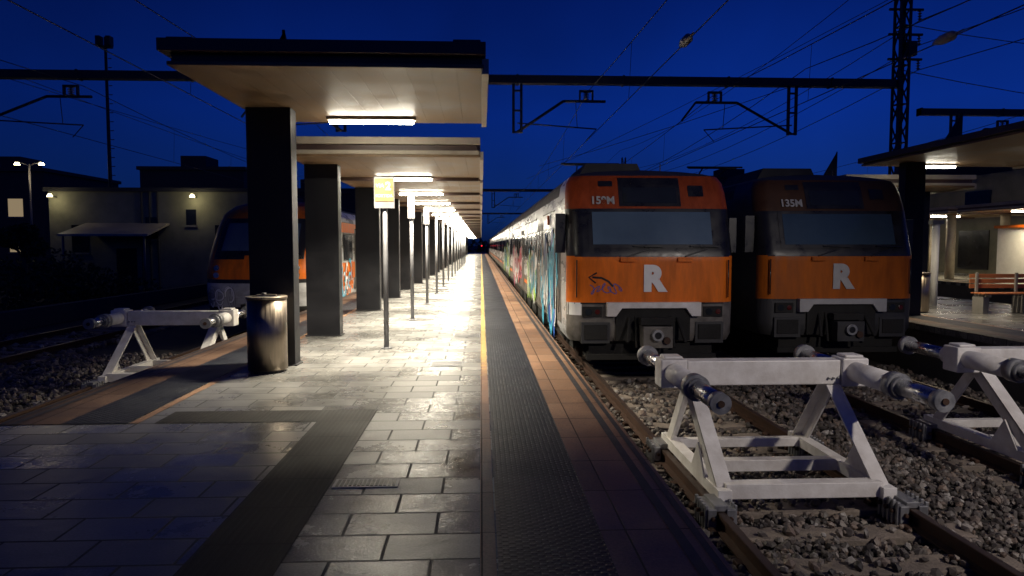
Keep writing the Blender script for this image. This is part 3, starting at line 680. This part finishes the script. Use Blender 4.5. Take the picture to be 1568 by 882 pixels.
def arm(b,y,xd,cx,zt=6.2,dz=0):
    s=1 if cx>xd else -1
    for dx in (-0.11,0.11): b.beam((xd+dx,y,4.72+dz),(xd+dx,y,zt),0.07,0.07,'mast')
    for zz in (4.75,5.35,5.9): b.beam((xd-0.11,y,zz+dz),(xd+0.11,y,zz+dz),0.05,0.05,'mast')
    b.cyl((xd,y,4.75+dz),(cx-s*0.65,y,5.62+dz),0.04,'mast',seg=8); b.cyl((cx-s*0.65,y,5.62+dz),(cx+s*0.55,y,5.62+dz),0.04,'mast',seg=8)
    if s<0: b.cyl((cx+s*0.55,y,5.62+dz),(cx+s*0.95,y,5.1+dz),0.03,'mast',seg=8)
    insul(b,(cx,y,5.66+dz),(cx,y,5.9+dz),4,0.09); b.box(cx-0.2,cx+0.2,y-0.05,y+0.05,5.88+dz,5.93+dz,'mast'); b.box(cx-0.2,cx-0.16,y-0.05,y+0.05,5.66+dz,5.9+dz,'mast'); b.box(cx+0.16,cx+0.2,y-0.05,y+0.05,5.66+dz,5.9+dz,'mast')
    b.cyl((xd,y,5.0+dz),(cx+s*0.3,y,4.85+dz),0.02,'mast',seg=6); b.cyl((cx+s*0.3,y,4.85+dz),(cx,y,4.52+dz),0.012,'mast',seg=6)
    b.cyl((cx-s*0.3,y,5.62+dz),(cx-s*0.25,y,4.9+dz),0.01,'mast',seg=6)
def portal(y,xa,xb,arms,masts,z=6.2):
    G=empty('catenary_portal'); b=MB(); b.beam((xa,y,z),(xb,y,z),0.26,0.22,'mast')
    x=xa
    while x<xb: b.box(x,x+0.05,y-0.15,y+0.15,z-.13,z+.13,'mast'); x+=3.0
    b.done('beam',G)
    b=MB()
    for xd,c in arms: arm(b,y,xd,c,z,z-6.2)
    b.done('cantilevers',G)
    b=MB()
    for xm,zt in masts: lattice(b,xm,y,-1,zt,0.28)
    b.done('masts',G); return G
G=portal(19.5,-20,12.1,[(1.03,C1),(8.93,C2),(-14.0,-11.2),(-3.9,CL)],[(12.1,10.8),(-20,7.5)])
b=MB()
for z in (6.9,7.6,8.3): b.beam((11.7,19.5,z),(12.7,19.5,z),0.06,0.06,'mast'); insul(b,(12.6,19.5,z),(12.6,19.5,z-0.3),4)
b.box(12.25,12.5,19.4,19.6,7.0,7.4,'mast'); b.done('cross_arms',G)
portal(58,-16.5,12.1,[(1.03,C1),(8.93,C2)],[(12.1,9),(-16.5,7.5)]); portal(100,-16.5,12.1,[(1.03,C1),(8.93,C2)],[(12.1,9),(-16.5,7.5)])
portal(24,15.6,26,[(16.9,18.7)],[(26,9.5)],6.3)
Wr=empty('overhead_wires'); b=MB()
for cx in (C1,C2,CL,-10.9,17.5):
    wireobj(b,(cx,-6,4.5),(cx,150,4.5),0.009,0,1)
    sup=[-20,19.5,58,100,150]
    for i in range(4):
        wireobj(b,(cx+0.05,sup[i],5.9),(cx+0.05,sup[i+1],5.9),0.01,0.55,10)
        n=7
        for j in range(1,n):
            t=j/n; yy=sup[i]+(sup[i+1]-sup[i])*t
            if yy>-3: b.cyl((cx,yy,4.5),(cx+0.05,yy,5.9-0.55*4*t*(1-t)),0.005,'wire',seg=4,caps=False)
for x,z in ((12.6,8.0),(12.6,7.3),(12.6,6.6),(11.8,9.6),(9.3,6.6)):
    wireobj(b,(x,-8,z+.2),(x,19.5,z),0.012,0.6,8); wireobj(b,(x,19.5,z),(x,58,z),0.012,0.8,10); wireobj(b,(x,58,z),(x,100,z),0.012,0.6,6)
wireobj(b,(12.1,19.5,8.8),(2.98,45,5.9),0.01,0.2,5); wireobj(b,(12.1,19.5,9.5),(C2,2,5.8),0.01,0.2,5)
wireobj(b,(-16.5,19.5,7.2),(-4,60,6.0),0.01,0.4,6); wireobj(b,(-16,10,7.6),(-10.9,58,6.1),0.01,0.4,6); wireobj(b,(12.1,19.5,7.9),(26,24,8.6),0.012,0.3,6)
wireobj(b,(12.1,19.5,9.9),(26,24,9.4),0.012,0.3,6); wireobj(b,(12.1,19.5,6.6),(26,24,6.4),0.012,0.2,6); wireobj(b,(8.9,19.5,6.1),(C1,35,5.6),0.01,0.1,3)
b.done('wires',Wr,recalc=False)
b=MB()
for cx,yy in ((C1,10.0),(C2,9.7)):
    b.cyl((cx,yy-0.35,4.53),(cx,yy-0.12,4.52),0.012,'ceram',seg=8); b.cyl((cx,yy-0.12,4.52),(cx,yy+0.1,4.52),0.07,'galv',seg=12); b.cyl((cx,yy+0.1,4.52),(cx,yy+0.28,4.52),0.07,'galv',r2=0.02,seg=12); b.cyl((cx,yy-0.22,4.52),(cx,yy-0.12,4.52),0.02,'galv',r2=0.07,seg=12)
b.done('section_insulators',Wr)

# ---------------------------------------------------------------- right platform furniture
E=empty('platform_canopy')
module(E,8.7,12.3,7.5,15.4,3.36,True,0.06); lamp(E,9.9,10.55,14.9,3.36,90,(1,0.85,0.6),130)
b=MB(); b.box(9.25,9.7,14.6,14.86,0,3.36,'dsteel'); b.done('pillar',E,bevel=0.008)
b=MB(); b.poly_y([(9.2,3.54),(9.62,3.54),(9.62,4.2)],13.4,13.43,'dsteel'); b.poly_x([(13.43,3.54),(14.1,3.54),(13.43,4.2)],9.6,9.63,'dsteel'); b.done('roof_fin',E)
b=MB()
for xx,yy,hh in ((10.25,19.4,0.95),(10.9,24.6,1.0),(10.9,30.0,1.0)):
    b.poly_y([(xx-0.55,3.3),(xx,3.3),(xx,3.3+hh)],yy,yy+0.03,'dsteel'); b.poly_x([(yy+.03,3.3),(yy+0.8,3.3),(yy+.03,3.3+hh)],xx-0.015,xx+0.015,'dsteel')
b.done('roof_fins',E)
for k in range(14):
    y0=16.6+4.2*k
    module(E,9.0,12.3,y0,y0+3.6,3.0); lamp(E,10.2,11.2,y0+3.1,3.0,45,(1,0.85,0.6))
    b=MB(); b.box(11.6,12.1,y0+1.4,y0+1.65,0,3.0,'dsteel'); b.done('pillar',E,bevel=0.008)
E=empty('platform_canopy')
for k in range(12):
    y0=20+5*k
    module(E,21,25.5,y0,y0+4.4,3.0); lamp(E,21.6,23,y0+2,3.0,130,(1,0.82,0.5))
    b=MB(); b.cyl((21.9,y0+1,0),(21.9,y0+1,3.0),0.2,'fascw'); b.cyl((24.5,y0+1,0),(24.5,y0+1,3.0),0.2,'fascw'); b.done('column',E)
B=empty('platform_bench'); b=MB(); bx=11.35
for i in range(4): b.box(bx,bx+2.2,14.9+i*0.11,14.99+i*0.11,0.44,0.47,'wood')
for i in range(3): b.box(bx,bx+2.2,15.36,15.39,0.56+i*0.12,0.65+i*0.12,'wood')
for x in (bx+.15,bx+1.1,bx+2.05):
    b.box(x-0.03,x+0.03,14.9,15.35,0.38,0.44,'conc'); b.box(x-0.12,x+0.02,14.95,15.3,0,0.38,'conc'); b.box(x-0.03,x+0.03,15.32,15.36,0.4,0.92,'conc')
b.done('slats_and_legs',B,bevel=0.005)
S=empty('station_sign'); b=MB(); b.cyl((17.9,28,-1),(17.9,28,1.2),0.04,'pole'); b.box(17.5,18.3,27.97,28.03,1.2,2.2,'letter'); b.done('panel',S)
text('sign_letter','M',(17.9,27.95,1.7),0.9,'red',S,off=0.02)
S=empty('ticket_kiosk'); b=MB(); b.box(22.6,24.6,27,29,0.0,2.3,'letter'); b.box(22.8,24.4,26.97,27.0,0.9,1.9,'dshop'); b.box(22.5,24.7,26.9,29.1,2.3,2.42,'orange2'); b.done('booth',S)
S=empty('station_building'); b=MB(); b.box(28,40,18,80,-1,5.5,'beige')
for i in range(10):
    b.box(27.95,28.0,20+i*5.5,22.4+i*5.5,0.2,2.4,'dshop' if i%2==0 else 'bwin'); b.box(27.95,28.0,20+i*5.5,22+i*5.5,3.4,4.6,'bwin')
b.done('walls',S)
S=empty('information_post'); b=MB(); b.cyl((11.75,17.2,0),(11.75,17.2,2.1),0.09,'letter'); b.box(11.6,11.9,17.1,17.3,2.1,2.2,'pole'); b.done('post',S)

# ---------------------------------------------------------------- background left
S=empty('trackside_building'); b=MB()
b.box(-22.0,-11.5,36,44,-1,4.3,'beige'); b.box(-22.2,-11.3,35.85,44.2,4.3,4.5,'bdark')
for x,z0,z1,w in ((-16.9,1.9,3.0,0.6),(-20.5,1.2,2.6,0.8),(-14.9,2.6,3.4,0.5),(-13.2,1.2,2.6,1.0)):
    b.box(x-w/2,x+w/2,35.96,36.0,z0,z1,'bwin'); b.box(x-w/2-0.06,x+w/2+0.06,35.93,35.99,z0-0.1,z0-0.01,'conc')
b.box(-18.7,-17.7,35.95,36,-1,1.4,'dsteel')
for i in range(3): b.box(-16.6-i*0.4,-16.55-i*0.4,35.92,36,-1,4.3,'concd')
b.done('walls',S)
b=MB(); b.poly_x([(33.6,2.0),(36,2.6),(36,2.7),(33.6,2.1)],-20.2,-16.0,'fascw'); b.cyl((-20,33.7,-1),(-20,33.7,2.0),0.05,'pole'); b.cyl((-16.2,33.7,-1),(-16.2,33.7,2.0),0.05,'pole'); b.done('awning',S)
b=MB()
for x in (-14.6,-21.6): b.beam((x,36,4.0),(x,35.5,4.1),0.05,0.05,'pole'); b.cyl((x,35.45,4.0),(x,35.45,4.14),0.13,'bulb',r2=0.06)
b.done('wall_lamps',S)
for x in (-14.6,-21.6): point('wall_lamp_light',(x,35.3,3.85),13,(1,0.9,0.55),0.1,S)
def block(x0,x1,y0,y1,h,fl,seed):
    rr=random.Random(seed); S=empty('apartment_block'); b=MB(); b.box(x0,x1,y0,y1,-1,h,'bdark'); b.box(x0-0.2,x1+0.2,y0-0.2,y1+0.2,h,h+0.3,'bdark')
    b.box(x0+(x1-x0)*0.3,x0+(x1-x0)*0.55,y0+2,y0+5,h+0.3,h+1.5,'bdark'); n=int((x1-x0)/3)
    for i in range(n):
        for f in range(fl):
            z=1+f*3.0; x=x0+1+i*3
            if z+1.5<h: b.box(x,x+1.2,y0-0.03,y0+0.01,z,z+1.5,'litwin' if rr.random()<0.12 else 'bwin'); b.box(x-0.1,x+1.3,y0-0.08,y0,z-0.12,z-0.02,'conc')
    b.done('walls',S)
block(-30,-21,62,74,8.2,2,1); block(-44,-37,60,72,7.8,2,2); block(-60,-46,70,85,7.0,2,3); block(-20,-12,66,80,6.5,2,4); block(45,60,50,70,9.5,3,5); block(62,85,60,80,13,4,6); block(30,44,95,110,11,3,7); block(-90,-64,80,100,8,3,8)
S=empty('street_lamp'); b=MB(); LX,LY=-28.6,45; b.cyl((LX,LY,-1),(LX,LY,6.7),0.08,'pole',r2=0.05)
for s in (-1,1): b.beam((LX,LY,6.6),(LX+s*0.7,LY,6.85),0.05,0.05,'pole'); b.cyl((LX+s*0.75,LY,6.66),(LX+s*0.75,LY,6.8),0.17,'bulb',r2=0.1)
b.done('column',S)
for s in (-1,1): point('lamp_light',(LX+s*0.75,LY-0.1,6.5),40,(1,0.8,0.5),0.1,S)
S=empty('floodlight_mast'); b=MB(); b.cyl((-21,40,-1),(-21,40,13.2),0.13,'mast',r2=0.07,seg=10); b.box(-21.35,-20.65,39.85,40.15,12.6,12.7,'mast')
for i in range(2): b.box(-21.4+i*0.55,-21.15+i*0.55,39.7,40.1,12.7,13.2,'mast')
for i in range(24): b.box(-20.88,-20.7,39.98,40.02,0.5+i*0.5,0.54+i*0.5,'mast')
b.done('mast',S)
def foliage(b,cx,cy,cz,rx,ry,rz,n,s,r):
    for _ in range(n):
        while True:
            p=Vector((r.uniform(-1,1),r.uniform(-1,1),r.uniform(-1,1)))
            if p.length<1 and p.length>0.35: break
        c=Vector((cx+p.x*rx,cy+p.y*ry,cz+p.z*rz)); a=Vector((r.uniform(-1,1),r.uniform(-1,1),r.uniform(-1,1))).normalized(); d=a.cross(Vector((r.uniform(-1,1),r.uniform(-1,1),r.uniform(-1,1)))).normalized()
        b.face([c-a*s,c+d*s*0.5,c+a*s,c-d*s*0.5],'leaf')
r=random.Random(4); b=MB()
for i in range(34):
    foliage(b,r.uniform(-36,-15),r.uniform(27,34),r.uniform(-0.6,0.3),r.uniform(0.8,1.8),1.0,r.uniform(0.6,1.3),260,0.12,r)
b.done('trackside_bushes',recalc=False)
def tree(x,y,h):
    T=empty('tree'); b=MB(); b.cyl((x,y,-1),(x+0.1,y,h*0.45),0.16,'bark',r2=0.1,seg=8)
    tips=[]
    for i in range(8):
        a=i*0.8; p=(x+math.cos(a)*h*0.22,y+math.sin(a)*h*0.22,h*(0.6+0.04*i)); b.cyl((x+0.1,y,h*(0.3+0.02*i)),p,0.06,'bark',r2=0.02,seg=6); tips.append(p)
    b.done('trunk',T); b=MB()
    for p in tips+[(x,y,h*0.85)]: foliage(b,p[0],p[1],p[2],h*0.18,h*0.18,h*0.15,300,0.12,r)
    b.done('crown',T,recalc=False)
tree(-24.5,31,3.6); tree(-19.5,30,2.4); tree(-33,34,4.5)
b=MB(); b.box(-9.6,-9.1,9.8,10.3,-1,-0.55,'galv'); b.box(-8.0,-7.7,8.6,9.3,-1.0,-0.62,'galv')
for j in range(5): b.box(-8.02,-7.68,8.65+j*0.13,8.7+j*0.13,-1.0,-0.58,'galv')
b.done('trackside_cabinet',bevel=0.01)
b=MB(); b.box(-14.2,-13.9,0,60,-1,-0.4,'concd'); b.done('retaining_wall')
S=empty('railway_signal'); b=MB(); b.cyl((0.1,140,-1),(0.1,140,3),0.06,'pole'); b.box(-0.05,0.25,139.8,140,1.2,2.2,'black'); M['redl']=emis('red_signal_light',(1,0.02,0.04),4); b.cyl((0.1,139.7,1.5),(0.1,139.8,1.5),0.1,'redl'); b.done('head',S)
b=MB()
for i in range(40):
    x=-90+i*4.6; h=r.uniform(2.5,5.5); foliage(b,x,165,h/2-1,3.2,2,h/2+0.8,240,0.5,r)
b.done('distant_trees',recalc=False)

S=empty('yard_lamp_post'); b=MB(); b.cyl((7.6,-1.0,-1),(7.6,-1.0,5.0),0.09,'pole',r2=0.06); b.beam((7.6,-1.0,4.95),(7.3,0.0,5.1),0.07,0.07,'pole'); b.box(7.1,7.5,-0.2,0.5,5.05,5.17,'pole'); b.done('column',S)
l=bpy.data.lights.new('lamp_beam','SPOT'); l.energy=2000; l.color=(1,0.9,0.8); l.spot_size=math.radians(62); l.spot_blend=0.8; l.shadow_soft_size=0.15
o=bpy.data.objects.new('lamp_beam',l); o.location=(7.3,0.15,5.0); d=Vector((4.2,8.9,-0.4))-Vector(o.location); o.rotation_euler=d.to_track_quat('-Z','Y').to_euler(); sc.collection.objects.link(o); o.parent=S

# ---------------------------------------------------------------- world
w=bpy.data.worlds.new('World'); sc.world=w; w.use_nodes=True; N=w.node_tree.nodes; L=w.node_tree.links
bg=N['Background']; tc=N.new('ShaderNodeTexCoord'); sp=N.new('ShaderNodeSeparateXYZ'); L.new(tc.outputs['Generated'],sp.inputs[0])
cr=N.new('ShaderNodeValToRGB'); e=cr.color_ramp.elements
e[0].position=0.0; e[0].color=(0.002,0.007,0.04,1); e[1].position=1.0; e[1].color=(0.0004,0.003,0.035,1)
x=e.new(0.04); x.color=(0.004,0.022,0.12,1); x=e.new(0.18); x.color=(0.002,0.021,0.20,1); x=e.new(0.38); x.color=(0.0005,0.007,0.09,1)
L.new(sp.outputs[2],cr.inputs[0])
nz=N.new('ShaderNodeTexNoise'); nz.inputs['Scale'].default_value=2.5; nz.inputs['Detail'].default_value=4; L.new(tc.outputs['Generated'],nz.inputs['Vector'])
ex=mrange(N,L,sp.outputs[0],-0.6,0.3,0.5,1.1)
mr=mrange(N,L,nz.outputs['Fac'],0.3,0.7,0.78,1.18)
vm=N.new('ShaderNodeVectorMath'); vm.operation='SCALE'; L.new(cr.outputs[0],vm.inputs[0]); L.new(node_math(N,L,'MULTIPLY',mr,ex),vm.inputs['Scale']); L.new(vm.outputs[0],bg.inputs['Color']); bg.inputs['Strength'].default_value=1.0

cam=bpy.data.cameras.new('camera'); cam.lens=24; cam.sensor_width=36; cam.clip_end=5000; cam.clip_start=0.05
o=bpy.data.objects.new('camera',cam); o.location=(0,0,1.55); o.rotation_euler=(math.radians(90-3.56),0,math.radians(-2.58)); sc.collection.objects.link(o); sc.camera=o
